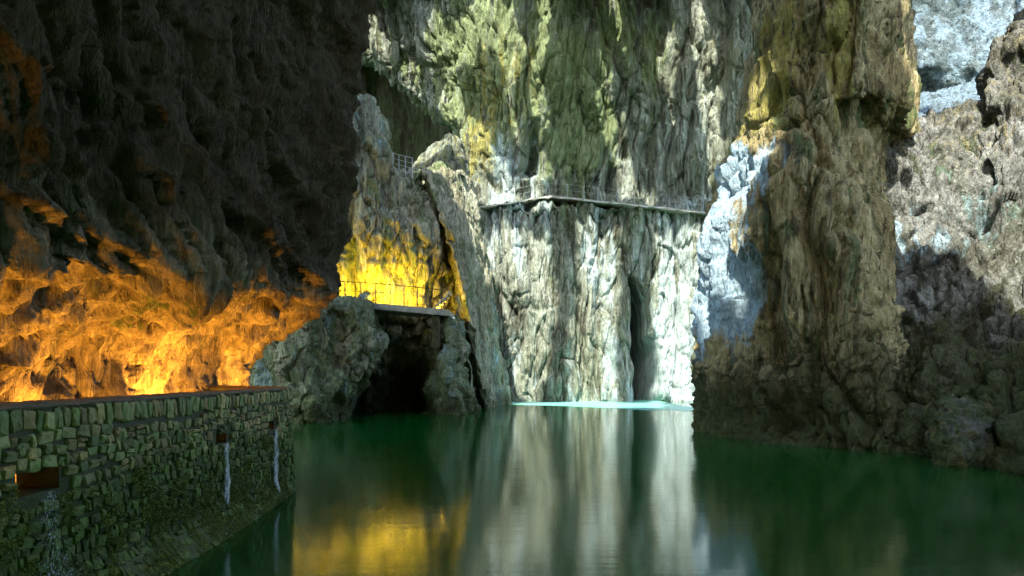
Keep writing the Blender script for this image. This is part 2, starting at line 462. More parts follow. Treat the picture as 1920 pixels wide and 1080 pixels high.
# pale pinnacle behind the upper railing
rows = []
for py, l, r, y in [(252, 842, 856, 57), (272, 818, 864, 56), (302, 786, 872, 55.5), (330, 770, 880, 55), (380, 760, 890, 55)]:
    m_ = (l + r) / 2
    rows.append([P(l + 4, py, y + 5), P(l, py, y + 2), P(l + (r - l) * .3, py, y + .1), P(m_, py, y - .6), P(l + (r - l) * .75, py, y), P(r, py, y + 2), P(r - 6, py, y + 5)])
def disp_pin(p, n):
    return 0.5 * (flow(p, 1.3, 0.3, 44) - .5) + 0.22 * (flow(p, 0.6, 0.3, 45) - .5) + 0.15 * fbm(p / .6, 3, 46)
def tint_pale(p, n):
    return np.stack([0.1 + 0 * p[:, 0], 0.3 + 0 * p[:, 0], 0.12 + 0 * p[:, 0]], 1)
o = rock('rock_pinnacle', rows, 110, 90, disp_pin, M_FAR, tint_pale)
tag(o, 'pale sunlit rock pinnacle behind the upper path railing', 'rock')

# ------------------------------------------------------------------ great column on the right
Z = (28, 17.7, 13.3, 12, 11.5, 10.5, 9, 7.9, 6.3, 4.6, 2.8, 1.1, 0, -1.5)
Lp = (1432, 1420, 1398, 1382, 1372, 1350, 1322, 1310, 1316, 1310, 1302, 1303, 1305, 1305)
Ap = (1480, 1470, 1450, 1445, 1440, 1430, 1410, 1398, 1395, 1395, 1390, 1390, 1388, 1388)
Ay = (25.5, 25.5, 25.5, 25.3, 25, 24.6, 24.2, 24.2, 24.5, 24.5, 24.5, 24.2, 24, 24)
By = (24, 24, 24, 23.7, 23.5, 23.3, 23, 22.8, 22.6, 22.5, 22.2, 22, 21.7, 21.7)
Cy = (23.2, 23.2, 23.3, 23.2, 24.3, 24.2, 23.7, 23.2, 22.7, 22.3, 21.8, 21.4, 21.1, 21.1)
Dp = (1688, 1690, 1704, 1702, 1668, 1662, 1660, 1655, 1655, 1660, 1665, 1680, 1695, 1695)
Dy = (25, 25, 25, 25, 26.5, 26.2, 25.8, 25.2, 24.4, 23.4, 22.4, 21.2, 20.6, 20.6)
rows = []
for k, z in enumerate(Z):
    rows.append([PZ(Lp[k] + 30, z, 40), PZ(Lp[k] + 6, z, 33), PZ(Lp[k], z, 28.8), PZ(Ap[k], z, Ay[k]), PZ(1490 - 6 * (k > 5), z, (Ay[k] + By[k]) / 2 - .3), PZ(1550, z, By[k]), PZ(1625, z, Cy[k]), PZ(Dp[k], z, Dy[k]), PZ(Dp[k] + 2, z, Dy[k] + 3), PZ(Dp[k] - 20, z, Dy[k] + 9)])
def disp_col(p, n):
    z = p[:, 2]
    d = 0.5 * fbm(p / np.array([3, 3, 5]), 3, 26)
    d += 0.95 * (flow(p, 1.3, 0.07, 31, 0.5) - 0.6) + 0.5 * (flow(p, 0.6, 0.08, 34, 0.5) - .6) + saw(p, 2.6, 0.25, 123) + saw(p, .9, 0.1, 124)
    lo = 1 - sstep(2.5, 6.5, z)
    d += 0.15 * (flow(p, 0.25, 0.2, 35) - .6)
    d += 0.035 * fbm(p / 0.35, 3, 41)
    t_, g_ = facet(p, (.75, .75, 2.6), 5)
    d += (1 - lo) * (0.12 * t_ - 0.08 * g_)
    t_, g_ = facet(p, (.8, .8, .7), 7)
    d += lo * (0.32 * t_ - 0.12 * g_ + 0.1 * (billow(p / np.array([.4, .4, .3]), 47) - .5))
    # hollows in the front
    d -= 1.5 * bump3(p, P(1432, 545, 24), (0.55, 2.5, 1.25))
    d -= 1.3 * bump3(p, P(1450, 650, 24), (0.5, 2.5, 0.9))
    d -= 0.9 * bump3(p, P(1420, 790, 23.5), (0.9, 2.5, 0.8))
    d += 0.6 * bump3(p, P(1520, 480, 23), (0.7, 2.5, 2.2))
    d += 0.7 * bump3(p, P(1440, 770, 23), (0.35, 2.5, 1.2))
    return d
def tint_col(p, n):
    z = p[:, 2]
    g = 0.25 + 0.6 * (1 - sstep(0.4, 3.0, z)) + 0.2 * fbm(p / 2, 2, 80)
    o_ = 0.85 * bump3(p, P(1425, 110, 26), (0.8, 3.5, 3.6)) + 0.7 * bump3(p, P(1565, 110, 24), (0.35, 3, 2.6)) + 0.15 * sstep(11, 16, z)
    st_ = 1.0 * (1 - sstep(1.0, 4.8, z + 1.6 * fbm(p / np.array([1.6, 1.6, 4]), 3, 83)))
    b_ = 0.9 * bump3(p, P(1312, 540, 28.8), (0.9, 3.2, 2.6)) + 0.8 * bump3(p, P(1375, 320, 27.5), (0.7, 2.5, 1.0)) + 1.0 * bump3(p, P(1340, 480, 27.5), (0.85, 3.0, 2.9)) + 1.0 * bump3(p, P(1415, 345, 25.5), (0.8, 2, .9)) + 0.9 * bump3(p, P(1372, 550, 25), (0.3, 1.6, 1.4))  # pale flowstone patch, the blue of skylight put into its colour
    return np.stack([g * (1 - np.clip(b_, 0, 1)), o_, b_, st_ * (1 - np.clip(b_, 0, 1))], 1)
o = rock('rock_column', rows, 400, 600, disp_col, M_COL, tint_col)
tag(o, 'massive brown fluted rock column rising from the water with flowstone edge painted with bluish skylight', 'rock column')

# ------------------------------------------------------------------ ridge at the far right
rows = []
PXs = (1640, 1700, 1772, 1842, 1882, 1925, 2010, 2150)
pxt = (1640, 1700, 1770, 1842, 1864, 1920, 2010, 2150)
for pys, Ys in [((330, 300, 270, 250, 160, 110, 20, -60), (40, 41, 42, 41, 40, 38, 36, 32)),
                ((290, 240, 210, 182, 95, 30, -60, -150), (29, 29, 30, 29, 28, 27.5, 26, 22)),
                ((325, 290, 265, 240, 170, 110, 30, -50), (27, 27.2, 27.5, 27, 26.6, 26.2, 25, 21)),
                ((400, 385, 370, 350, 310, 270, 220, 180), (26, 26, 25.8, 25.4, 25.2, 25, 24, 20)),
                ((490,) * 8, (25.2, 25, 24.4, 24, 23.8, 23.6, 22.6, 18.5)),
                ((590,) * 8, (24.2, 23.8, 23.1, 22.6, 22.2, 21.8, 20.5, 16.5)),
                ((690,) * 8, (23.2, 22.6, 21.6, 20.8, 20.2, 19.6, 18, 14.5)),
                ((780,) * 8, (22.2, 21.4, 20.2, 19.2, 18.4, 17.5, 15.6, 12))]:
    xs = pxt if pys[0] < 331 and Ys[0] > 26.5 else PXs
    rows.append([P(a, b, c) for a, b, c in zip(xs, pys, Ys)])
Yb = (21.5, 20.5, 18.9, 17.9, 17.2, 16.4, 14.4, 11)
for z in (0.0, -1.5):
    rows.append([PZ(a, z, c) for a, c in zip(PXs, Yb)])
def disp_hill(p, n):
    z = p[:, 2]
    d = 0.55 * fbm(p / 3.2, 3, 51) + 0.45 * (billow(p / np.array([1.3, 1.3, 2.8]), 52) - .5) + saw(p, 1.9, .25, 125) + saw(p, .7, .1, 126)
    d += 0.3 * (flow(p, 0.7, 0.3, 53, .8) - .5) + 0.12 * (billow(p / np.array([.33, .33, .8]), 54) - .5) + 0.1 * fbm(p / .3, 3, 55)
    t_, g_ = facet(p, (.8, .8, 1.3), 9)
    d += 0.32 * t_ - 0.12 * g_
    lo = 1 - sstep(3.5, 6, z)
    d += lo * 0.3 * (billow(p / np.array([1.6, 1.6, 0.55]), 56) - .5)
    d -= 1.6 * bump3(p, P(1835, 400, 25), (0.55, 3, 0.9))
    return d
def tint_hill(p, n):
    z = p[:, 2]
    g = 0.15 + 0.65 * (1 - sstep(0.5, 5.0, z)) + 0.2 * bump3(p, P(1890, 300, 24), (1, 4, 3))
    o_ = 0.25 * sstep(8.5, 11.5, z)
    st_ = 1.0 * (1 - sstep(2.4, 6.6, z + 1.4 * fbm(p / np.array([1.6, 1.6, 4]), 3, 84)))  # flood mark, strengthened to paint the ridge's shadow into the colour
    b_ = 0.35 * bump3(p, P(1720, 430, 25), (1.6, 3, 1.7)) + 0.35 * bump3(p, P(1890, 300, 24), (1.0, 3, 3))
    return np.stack([g, o_, b_, st_], 1)
o = rock('rock_ridge', rows, 260, 420, disp_hill, M_HILL, tint_hill)
tag(o, 'rugged brown and grey rock ridge climbing at the right beside the column', 'rock')

# boulder at its foot
rows = []
for z, l, r, y in [(1.75, 1790, 1810, 19.2), (1.5, 1752, 1846, 18.3), (1.1, 1742, 1866, 17.6), (0.5, 1744, 1874, 17.3), (0.0, 1752, 1862, 17.3), (-.8, 1752, 1862, 17.3)]:
    rows.append([PZ(l + 5, z, y + 2.5), PZ(l, z, y + .9), PZ(l + (r - l) * .2, z, y + .1), PZ(l + (r - l) * .5, z, y - .1), PZ(l + (r - l) * .8, z, y + .1), PZ(r, z, y + .8), PZ(r - 5, z, y + 2.5)])
def disp_b2(p, n):
    t_, g_ = facet(p, (.5, .5, .4), 17)
    return 0.16 * t_ - .06 * g_ + 0.08 * (billow(p / np.array([.8, .8, .5]), 57) - .5) + 0.1 * fbm(p / .8, 3, 58) + 0.04 * (billow(p / .22, 59) - .5) + .03 * fbm(p / .15, 3, 60)
o = rock('boulder', rows, 120, 100, disp_b2, M_HILL, lambda p, n: np.stack([.6 + 0 * p[:, 0], .3 + 0 * p[:, 0], 0 * p[:, 0], .5 + 0 * p[:, 0]], 1))
tag(o, 'squat mossy brown boulder in the water at the foot of the right ridge', 'boulder')

# bright wall and scree in the far opening, upper right
rows = [[P(px, py, y) for px, y in zip((1560, 1640, 1720, 1800, 1880, 1960, 2080), ys)] for py, ys in
        [(-200, (66, 66, 66, 66, 65, 62, 58)), (-60, (63, 63, 63, 62, 60, 57, 54)), (40, (60, 60, 60, 60, 58, 55, 52)), (110, (58, 58, 59, 59, 57, 54, 51)), (165, (58, 58, 60, 60, 57, 54, 51)), (260, (57, 57, 59, 59, 57, 54, 51))]]
def disp_up(p, n):
    d = 1.3 * fbm(p / 5, 3, 71) + 0.9 * (billow(p / np.array([2.6, 2.6, 4]), 72) - .5) + 0.45 * (flow(p, 1.3, .4, 73, .8) - .5) + .2 * fbm(p / .6, 3, 74)
    d -= 4.5 * bump3(p, P(1755, 160, 58), (1.3, 6, 1.2))
    return d
tag(rock('cave_wall', rows, 180, 180, disp_up, M_PALE, lambda p, n: np.stack([.35 + .5 * fbm(p / 6, 2, 76), 0 * p[:, 0], .45 + .4 * fbm(p / 5, 2, 77)], 1)), kind='structure')
rows = [[P(px, py + s, y) for px, y, s in zip((1620, 1690, 1750, 1810, 1870, 1960), ys, (30, 18, 8, -6, -22, -50))] for py, ys in
        [(165, (58, 58, 58, 57, 56, 54)), (185, (46, 46, 47, 47, 46, 44)), (215, (36, 36, 37, 37, 36, 34)), (262, (30, 30.5, 31, 31, 30, 28))]]
tag(rock('scree_slope', rows, 120, 100, lambda p, n: .5 * (billow(p / .9, 78) - .5) + .3 * fbm(p / 2, 3, 79) + .2 * (billow(p / .4, 81) - .5), M_PALE, lambda p, n: np.stack([0 * p[:, 0], 0 * p[:, 0], .6 + 0 * p[:, 0]], 1)), kind='structure')

# ------------------------------------------------------------------ overhang on the left
prof = [(26, -5.4), (20, -4.2), (14, -3.5), (11.7, -3.6), (10, -3.88), (9, -4.05), (7.3, -4.12), (5.6, -4.22), (4.75, -4.28), (4.25, -4.42), (4.0, -4.95), (3.62, -5.45), (3.25, -6.05), (2.85, -6.55), (2.1, -6.72), (0.6, -6.75)]
rows = []
for k, (z, x) in enumerate(prof):
    low = np.clip((5.2 - z) / 2.2, 0, 1)
    r = []
    for Y in (-9, -4, 0, 3, 6, 8.5, 11, 13.5, 15.6, 17.0):
        # nearer the camera the lip sits lower and further back
        t = min(max((17 - Y) / 10.5, 0), 1.15)
        k_ = 1 - 0.24 * t
        zz_ = 1.1 + (z - 1.1) * (k_ + (1 - k_) * float(sstep(5.0, 10.0, np.array(z))))
        lw2 = min(max((4.1 - z) / 1.7, 0), 1)
        r.append((x - 1.6 * t * (1 - lw2) - 0.2 * t * lw2, Y, zz_))
    r.append((x - 0.9, 18.3, z)); r.append((x - 3.2, 19.2, z)); r.append((x - 8, 20.5, z))
    rows.append(r)
def disp_over(p, n):
    z = p[:, 2]
    lit = 1 - sstep(3.4, 5.2, z)
    sh = p.copy(); sh[:, 1] += 0.35 * np.maximum(z - 4, 0)          # strata lean
    edge = 1 - 0.6 * sstep(14.5, 17, p[:, 1])
    d = (0.75 - .3 * lit) * edge * fbm(sh / np.array([2.5, 3.2, 3.6]), 3, 91)
    d += 0.3 * edge * (billow(sh / np.array([1.5, 1.5, 2.6]), 92) - .5)
    d += 0.36 * (flow(sh, 0.6, 0.13, 93, .7) - .5) * (1 - .2 * lit) + 0.17 * (flow(sh, 0.25, 0.16, 94, .6) - .5) * (1 - .3 * lit) + 0.06 * (flow(sh, 0.11, 0.28, 95) - .5) + saw(sh, 1.2, .16, 129)
    d += 0.03 * fbm(p / 0.22, 3, 96)
    t_, g_ = facet(sh, (.75, .75, 1.1), 19)
    d += (0.2 - .04 * lit) * edge * t_ - 0.06 * g_
    t_, g_ = facet(sh, (.24, .24, .5), 20, .2)
    d += (0.05 + .02 * lit) * t_ - 0.03 * g_
    # slabs that stick out and catch the lamps on their undersides
    for (px, py, Y, r1, r2, a) in [(530, 345, 14.5, .55, .55, .55), (550, 505, 15, .6, .3, .5), (400, 450, 13, .8, .4, .4), (60, 420, 8.5, .5, .25, .35), (230, 520, 10.5, .8, .35, .4)]:
        c = P(px, py, Y)
        dy = np.abs(p[:, 1] - c[1]) / (r1 * 1.6); dz = (p[:, 2] - c[2] + 0.3 * (p[:, 1] - c[1])) / r2
        d += a * np.exp(-dy ** 3) * sstep(-0.25, 0.1, dz) * np.exp(-np.maximum(dz, 0) * .9)
    return d
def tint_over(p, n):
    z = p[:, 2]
    return np.stack([.12 + .3 * fbm(p / 2, 2, 98), 0 * z, .03 + .0 * z, .95 * sstep(3.6, 5.4, z + .9 * fbm(p / 1.8, 2, 99))], 1)  # last channel paints the dim upper overhang dark above the lamp glow
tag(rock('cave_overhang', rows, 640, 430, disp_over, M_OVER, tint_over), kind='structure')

# ------------------------------------------------------------------ river and bed
def quad(name, pts, mat):
    me = bpy.data.meshes.new(name); me.from_pydata(pts, [], [tuple(range(len(pts)))]); me.materials.append(mat)
    o = bpy.data.objects.new(name, me); COL.objects.link(o); return o

m, nt, bs = new_mat('green_river_water')
bs.inputs['Base Color'].default_value = (0.0008, 0.072, 0.008, 1)
bs.inputs['IOR'].default_value = 3.2
pos = nd(nt, 'ShaderNodeNewGeometry').outputs['Position']
rn = noise_n(nt, mapping(nt, pos, (0.25, 0.06, 1), (0, 0, 0.3)), 1.0, 4, 0.6, 1.0)
rr = nd(nt, 'ShaderNodeMapRange'); nt.links.new(rn, rr.inputs[0])
rr.inputs[1].default_value, rr.inputs[2].default_value, rr.inputs[3].default_value, rr.inputs[4].default_value = .3, .7, .08, .14
nt.links.new(rr.outputs[0], bs.inputs['Roughness'])
h = math_n(nt, 'ADD', math_n(nt, 'MULTIPLY', noise_n(nt, mapping(nt, pos, (0.12, 0.5, 1)), 1.0, 2, .5), 1.2), math_n(nt, 'MULTIPLY', noise_n(nt, mapping(nt, pos, (.5, 4, 1)), 1.0, 2, .5), 0.28))
b = nd(nt, 'ShaderNodeBump'); b.inputs['Strength'].default_value = 0.06; b.inputs['Distance'].default_value = 0.12
nt.links.new(h, b.inputs['Height']); nt.links.new(b.outputs[0], bs.inputs['Normal'])
M_WATER = m
tag(quad('river_water', [(-60, -40, 0), (80, -40, 0), (80, 120, 0), (-60, 120, 0)], M_WATER), kind='structure')
m, nt, bs = new_mat('painted_sunlit_water'); bs.inputs['Base Color'].default_value = (0.20, 0.52, 0.42, 1); bs.inputs['Roughness'].default_value = .35  # sunlit far water painted as a lighter sheet over the river
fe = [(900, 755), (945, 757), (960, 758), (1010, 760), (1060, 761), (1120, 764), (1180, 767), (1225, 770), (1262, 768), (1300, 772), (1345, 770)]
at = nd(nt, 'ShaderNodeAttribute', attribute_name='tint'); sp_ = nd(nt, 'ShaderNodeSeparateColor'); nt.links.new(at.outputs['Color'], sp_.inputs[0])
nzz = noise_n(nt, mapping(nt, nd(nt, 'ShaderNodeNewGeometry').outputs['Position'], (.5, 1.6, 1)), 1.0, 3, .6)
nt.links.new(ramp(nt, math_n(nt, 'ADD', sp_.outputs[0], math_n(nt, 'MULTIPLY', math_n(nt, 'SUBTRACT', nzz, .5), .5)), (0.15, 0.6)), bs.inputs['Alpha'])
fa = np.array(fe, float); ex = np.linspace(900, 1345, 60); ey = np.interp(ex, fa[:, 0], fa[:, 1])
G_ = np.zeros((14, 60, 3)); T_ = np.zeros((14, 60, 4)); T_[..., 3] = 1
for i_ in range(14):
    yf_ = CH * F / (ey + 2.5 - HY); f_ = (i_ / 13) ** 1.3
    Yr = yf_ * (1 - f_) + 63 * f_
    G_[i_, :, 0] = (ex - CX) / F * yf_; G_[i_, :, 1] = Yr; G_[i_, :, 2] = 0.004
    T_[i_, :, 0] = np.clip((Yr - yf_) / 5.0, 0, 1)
tag(grid_mesh('painted_sunlit_strip', G_, m, T_.reshape(-1, 4)), kind='structure')
m, nt, bs = new_mat('dark_ground'); bs.inputs['Base Color'].default_value = (0.05, 0.045, 0.03, 1); M_GROUND = m
tag(quad('ground', [(-900, -900, -1.6), (900, -900, -1.6), (900, 900, -1.6), (-900, 900, -1.6)], M_GROUND), kind='structure')

# ------------------------------------------------------------------ unseen roof added to mask the sun, holes traced back from wanted lit patches
def inpoly(x, y, poly):
    c = np.zeros(x.shape, bool)
    n = len(poly)
    for i in range(n):
        x1, y1 = poly[i]; x2, y2 = poly[(i + 1) % n]
        c ^= ((y1 > y) != (y2 > y)) & (x < (x2 - x1) * (y - y1) / (y2 - y1 + 1e-9) + x1)
    return c
def roof_z(y): return 16.6 + 0.36 * np.maximum(y, 0)
def up_sun(px, py, Y):
    """where the sunbeam that reaches this point crosses the roof"""
    p = np.array(P(px, py, Y)); ts = np.linspace(0.2, 120, 2400)
    q = p - ts[:, None] * np.array(SUN_DIR)
    return tuple(q[np.argmax(q[:, 2] > roof_z(q[:, 1]))][:2])
OPENINGS = [
    [up_sun(*a) for a in [(645, 20, 67), (680, 112, 65.5), (770, 182, 62), (850, 240, 60), (880, 130, 59), (860, -10, 60)]],
    [up_sun(*a) for a in [(880, 740, 57), (985, 745, 57), (1034, 720, 57), (1045, 540, 58), (1030, 400, 58), (900, 395, 58), (860, 520, 58)]],
    [up_sun(*a) for a in [(1056, 765, 57), (1158, 765, 57), (1162, 600, 58), (1166, 405, 58), (1072, 405, 58), (1082, 560, 58), (1058, 660, 58)]],
    [up_sun(*a) for a in [(1222, 780, 57), (1335, 780, 57), (1345, 400, 58), (1222, 405, 58), (1210, 560, 58)]],
    [up_sun(*a) for a in [(740, 335, 57), (740, 270, 57), (800, 200, 58), (890, 225, 58), (960, 290, 58), (1040, 350, 58), (1030, 375, 58), (900, 380, 58)]],
    [up_sun(*a) for a in [(940, 800, 50), (960, 748, 56), (1240, 748, 56), (1260, 785, 46), (1000, 770, 50)]],
    [up_sun(*a) for a in [(1280, 680, 29), (1275, 450, 29.5), (1320, 320, 28.5), (1380, 200, 27), (1400, 0, 28), (1450, 20, 26), (1450, 230, 25.5), (1478, 320, 25), (1415, 420, 24.5), (1405, 630, 24.5), (1350, 650, 26)]],
    [up_sun(*a) for a in [(1640, 240, 28), (1640, 460, 25.5), (1700, 480, 25), (1780, 505, 24.2), (1850, 560, 22.6), (1925, 600, 20.6), (2020, 640, 17.5), (2150, 600, 15.5), (2500, 500, 15.5), (2500, -100, 20), (1900, -60, 28), (1780, 150, 30)]],
]
gx = np.arange(-30, 24.01, 0.5); gy = np.arange(-16, 110.01, 0.5)
XX, YY = np.meshgrid(gx, gy)
pp = np.stack([XX.ravel(), YY.ravel(), np.zeros(XX.size)], 1)
ZZ = 16 + 0.36 * np.maximum(YY, 0) + (1.2 * fbm(pp / 6, 3, 101) + .5 * fbm(pp / 1.5, 2, 102)).reshape(XX.shape) * np.clip((YY + 12) / 12, 0.2, 1) + 0.6
ZZ += np.clip(-YY - 2, 0, 10) * 0.1
jx = XX + 0.6 * fbm(pp / 2.2, 3, 103).reshape(XX.shape); jy = YY + 0.6 * fbm(pp / 2.2, 3, 104).reshape(XX.shape)
open_ = np.zeros(XX.shape, bool)
for k_, pl in enumerate(OPENINGS):
    op_ = inpoly(jx, jy, pl)
    if k_ == 0: op_ &= fbm(np.stack([XX.ravel() / 2.4, YY.ravel() / 2.0, 0 * XX.ravel()], 1), 2, 115).reshape(XX.shape) > -.12
    open_ |= op_
open_ |= (jx > 18) & (jy > 26)
open_ |= (jy < -8) & (jx < -1.5)  # gap added to let skylight in from behind left
open_ |= ((jx + .5) / 2.6) ** 2 + ((jy - 27) / 4.5) ** 2 < 1
q_ = np.stack([XX.ravel() / 2.1, YY.ravel() / 6.5, 0 * XX.ravel()], 1)
dap = fbm(q_, 2, 111).reshape(XX.shape)
open_ |= (dap > 0.03) & (jy > 45.5) & (jy < 58) & (jx > -8) & (jx < 16)  # slits added to dapple the upper far wall with sun
open_ &= ~((jx > 18) & (dap < -0.08) & (jy > 30))
idx = np.arange(XX.size).reshape(XX.shape)
keep = ~(open_[:-1, :-1] & open_[1:, 1:])
fq = np.stack([idx[:-1, :-1][keep], idx[:-1, 1:][keep], idx[1:, 1:][keep], idx[1:, :-1][keep]], 1)
me = bpy.data.meshes.new('sun_mask_roof')
me.from_pydata(np.stack([XX.ravel(), YY.ravel(), ZZ.ravel()], 1).tolist(), [], fq.tolist())
me.materials.append(M_OVER)
roof = bpy.data.objects.new('sun_mask_roof', me); COL.objects.link(roof)
so_ = roof.modifiers.new('thick', 'SOLIDIFY'); so_.thickness = 1.2; so_.offset = 1
tag(roof, kind='structure')

rows = [[(x + 0.25 * z, y, z) for x, y in ((20, -40), (15, -18), (13, -8), (12, 0), (12, 6), (14, 13))] for z in (-1.5, 2, 7, 12, 20)]  # off-camera wall added at right to cut light on the overhang
tag(rock('cave_wall', rows, 90, 60, disp_hill, M_HILL, None), kind='structure')

rows = [[(x, y - 0.2 * z, z) for x, y in ((-3.5, -26), (-2, -20), (1, -17), (6, -17), (12, -18), (22, -20))] for z in (-1.5, 3, 8, 14, 24)]  # off-camera wall added behind, so ambient light enters from the left
tag(rock('cave_wall', rows, 90, 60, disp_hill, M_HILL, None), kind='structure')

# ------------------------------------------------------------------ masonry wall along the path
ZTOP = 2.10
plan = [(-4.52, 1.0), (-4.50, 13.8)]
for a in np.linspace(0, 1, 7)[1:]:
    th = a * math.radians(55); R_ = 0.9
    plan.append((-4.50 - R_ * (1 - math.cos(th)), 13.8 + R_ * math.sin(th)))
lx, ly = plan[-1]
plan.append((lx - 2.6 * math.sin(math.radians(55)), ly + 2.6 * math.cos(math.radians(55))))
plan = np.array(plan)
seg = np.linalg.norm(np.diff(plan, axis=0), axis=1); cum = np.concatenate([[0], np.cumsum(seg)])
SL = cum[-1]
def plan_at(s):
    x = np.interp(s, cum, plan[:, 0]); y = np.interp(s, cum, plan[:, 1])
    e = 0.05
    tx = np.interp(min(s + e, SL), cum, plan[:, 0]) - np.interp(max(s - e, 0), cum, plan[:, 0])
    ty = np.interp(min(s + e, SL), cum, plan[:, 1]) - np.interp(max(s - e, 0), cum, plan[:, 1])
    l = math.hypot(tx, ty); tx /= l; ty /= l
    return x, y, tx, ty          # outward normal is (ty, -tx)
def batter(s, z):
    b = min(max((13.4 - s) * 0.07, 0), .32)
    u = max(0.0, 1 - z / 0.45)
    return b * u ** 1.25 + 0.05 * (1 - z / ZTOP)
def wall_pt(s, z, out=0.0):
    x, y, tx, ty = plan_at(s)
    o_ = batter(s, z) + out
    return (x + ty * o_, y - tx * o_, z)
HOLES = [(5.22, 5.82, 1.26, 1.48), (9.42, 9.80, 1.31, 1.47), (11.62, 11.95, 1.35, 1.50)]     # s = Y - 1

def add_mesh(name, verts, faces, mat, parent=None, smooth=False):
    me = bpy.data.meshes.new(name); me.from_pydata(verts, [], faces); me.materials.append(mat)
    if smooth: me.polygons.foreach_set('use_smooth', [True] * len(me.polygons))
    o = bpy.data.objects.new(name, me); COL.objects.link(o); o.parent = parent
    return o
def empty(name, loc=(0, 0, 0)):
    o = bpy.data.objects.new(name, None); COL.objects.link(o); o.location = loc; return o

def stone_mat(name, cols, bump=0.5, scale=14, vary=False):
    m, nt, bs = new_mat(name)
    oi = nd(nt, 'ShaderNodeObjectInfo'); ge = nd(nt, 'ShaderNodeNewGeometry'); pos = ge.outputs['Position']
    rnd = math_n(nt, 'FRACT', math_n(nt, 'ADD', oi.outputs['Random'], ge.outputs['Random Per Island'] if vary else 0.0))
    n1 = noise_n(nt, pos, 3.5, 5, .6); n2 = noise_n(nt, pos, scale, 6, .65); n0 = noise_n(nt, pos, 0.9, 3, .5)
    c = mixc(nt, rnd, cols[0], cols[1])
    rn = math_n(nt, 'FRACT', math_n(nt, 'MULTIPLY', rnd, 7.13))
    c = mixc(nt, ramp(nt, rn, (0.55, 0.8)), c, cols[2])
    sepz = nd(nt, 'ShaderNodeSeparateXYZ'); nt.links.new(pos, sepz.inputs[0])
    low = math_n(nt, 'MULTIPLY', math_n(nt, 'SUBTRACT', 1.75, sepz.outputs[2]), 0.42)       # moss grows up from the damp foot
    f = ramp(nt, math_n(nt, 'ADD', math_n(nt, 'ADD', math_n(nt, 'MULTIPLY', n1, .9), math_n(nt, 'MULTIPLY', n0, .5)), low), (0.76, 1.02))
    c = mixc(nt, math_n(nt, 'MULTIPLY', f, .9), c, cols[3])
    hs = nd(nt, 'ShaderNodeHueSaturation'); nt.links.new(c, hs.inputs['Color'])
    nt.links.new(math_n(nt, 'MULTIPLY', math_n(nt, 'ADD', math_n(nt, 'MULTIPLY', n2, 1.6), 0.2), math_n(nt, 'ADD', math_n(nt, 'MULTIPLY', math_n(nt, 'FRACT', math_n(nt, 'MULTIPLY', rnd, 31.7)), .9), .55)), hs.inputs['Value'])
    nt.links.new(hs.outputs[0], bs.inputs['Base Color'])
    bs.inputs['Roughness'].default_value = 0.6
    b = nd(nt, 'ShaderNodeBump'); b.inputs['Strength'].default_value = bump; b.inputs['Distance'].default_value = 0.03
    nt.links.new(math_n(nt, 'ADD', n2, n1), b.inputs['Height']); nt.links.new(b.outputs[0], bs.inputs['Normal'])
    return m
MOSSC = (0.09, 0.15, 0.016)
M_STONE = stone_mat('wall_stone', [(0.38, 0.36, 0.14), (0.19, 0.26, 0.08), (0.44, 0.33, 0.13), MOSSC], vary=True)
M_MORTAR = stone_mat('mossy_mortar', [(0.055, 0.058, 0.025), (0.055, 0.058, 0.025), (0.055, 0.058, 0.025), (0.03, 0.052, 0.007)], 0.7, 22)
M_COPING = stone_mat('coping_mortar', [(0.16, 0.125, 0.07)] * 3 + [(0.06, 0.07, 0.02)], 0.6, 18)

wall = empty('stone_wall', (-4.52, 8, 0))
tag(wall, 'curved mossy rubble stone parapet wall rising from the water at left', 'wall')
wp_ = np.array(wall.location)
def L_(v): return tuple(np.array(v) - np.array([-4.52, 8.0, 0.0]))
# core with real drain openings
S_ = sorted(set([0.0, SL] + list(np.arange(0.4, SL, 0.22)) + [h_ for H in HOLES for h_ in H[:2]]))
V = []; Fc = []
TH = 0.46
def cell(v4):
    k = len(V); V.extend([L_(v) for v in v4]); Fc.append((k, k + 1, k + 2, k + 3))
for a, b_ in zip(S_[:-1], S_[1:]):
    mid_ = (a + b_) / 2
    hz = [H for H in HOLES if H[0] <= mid_ <= H[1]]
    zl = [-0.4, 0, 0.15, 0.3, 0.47, 0.95] + ([hz[0][2], hz[0][3]] if hz else [1.4]) + [ZTOP - .03]
    for z0, z1 in zip(zl[:-1], zl[1:]):
        if hz and abs(z0 - hz[0][2]) < 1e-6:
            x = hz[0]
            cell([wall_pt(a, z0, -.03), wall_pt(b_, z0, -.03), wall_pt(b_, z0, -TH), wall_pt(a, z0, -TH)])
            cell([wall_pt(a, z1, -.03), wall_pt(a, z1, -TH), wall_pt(b_, z1, -TH), wall_pt(b_, z1, -.03)])
            for e_ in (a, b_):
                if abs(e_ - x[0]) < 1e-6 or abs(e_ - x[1]) < 1e-6:
                    cell([wall_pt(e_, z0, -.03), wall_pt(e_, z0, -TH), wall_pt(e_, z1, -TH), wall_pt(e_, z1, -.03)])
            continue
        cell([wall_pt(a, z0, -.03), wall_pt(b_, z0, -.03), wall_pt(b_, z1, -.03), wall_pt(a, z1, -.03)])
        if z0 > 0.5:
            cell([wall_pt(b_, z0, -TH), wall_pt(a, z0, -TH), wall_pt(a, z1, -TH), wall_pt(b_, z1, -TH)])
    cell([wall_pt(a, ZTOP - .03, -.03), wall_pt(b_, ZTOP - .03, -.03), wall_pt(b_, ZTOP - .03, -TH), wall_pt(a, ZTOP - .03, -TH)])
add_mesh('mortar_core', V, Fc, M_MORTAR, wall)
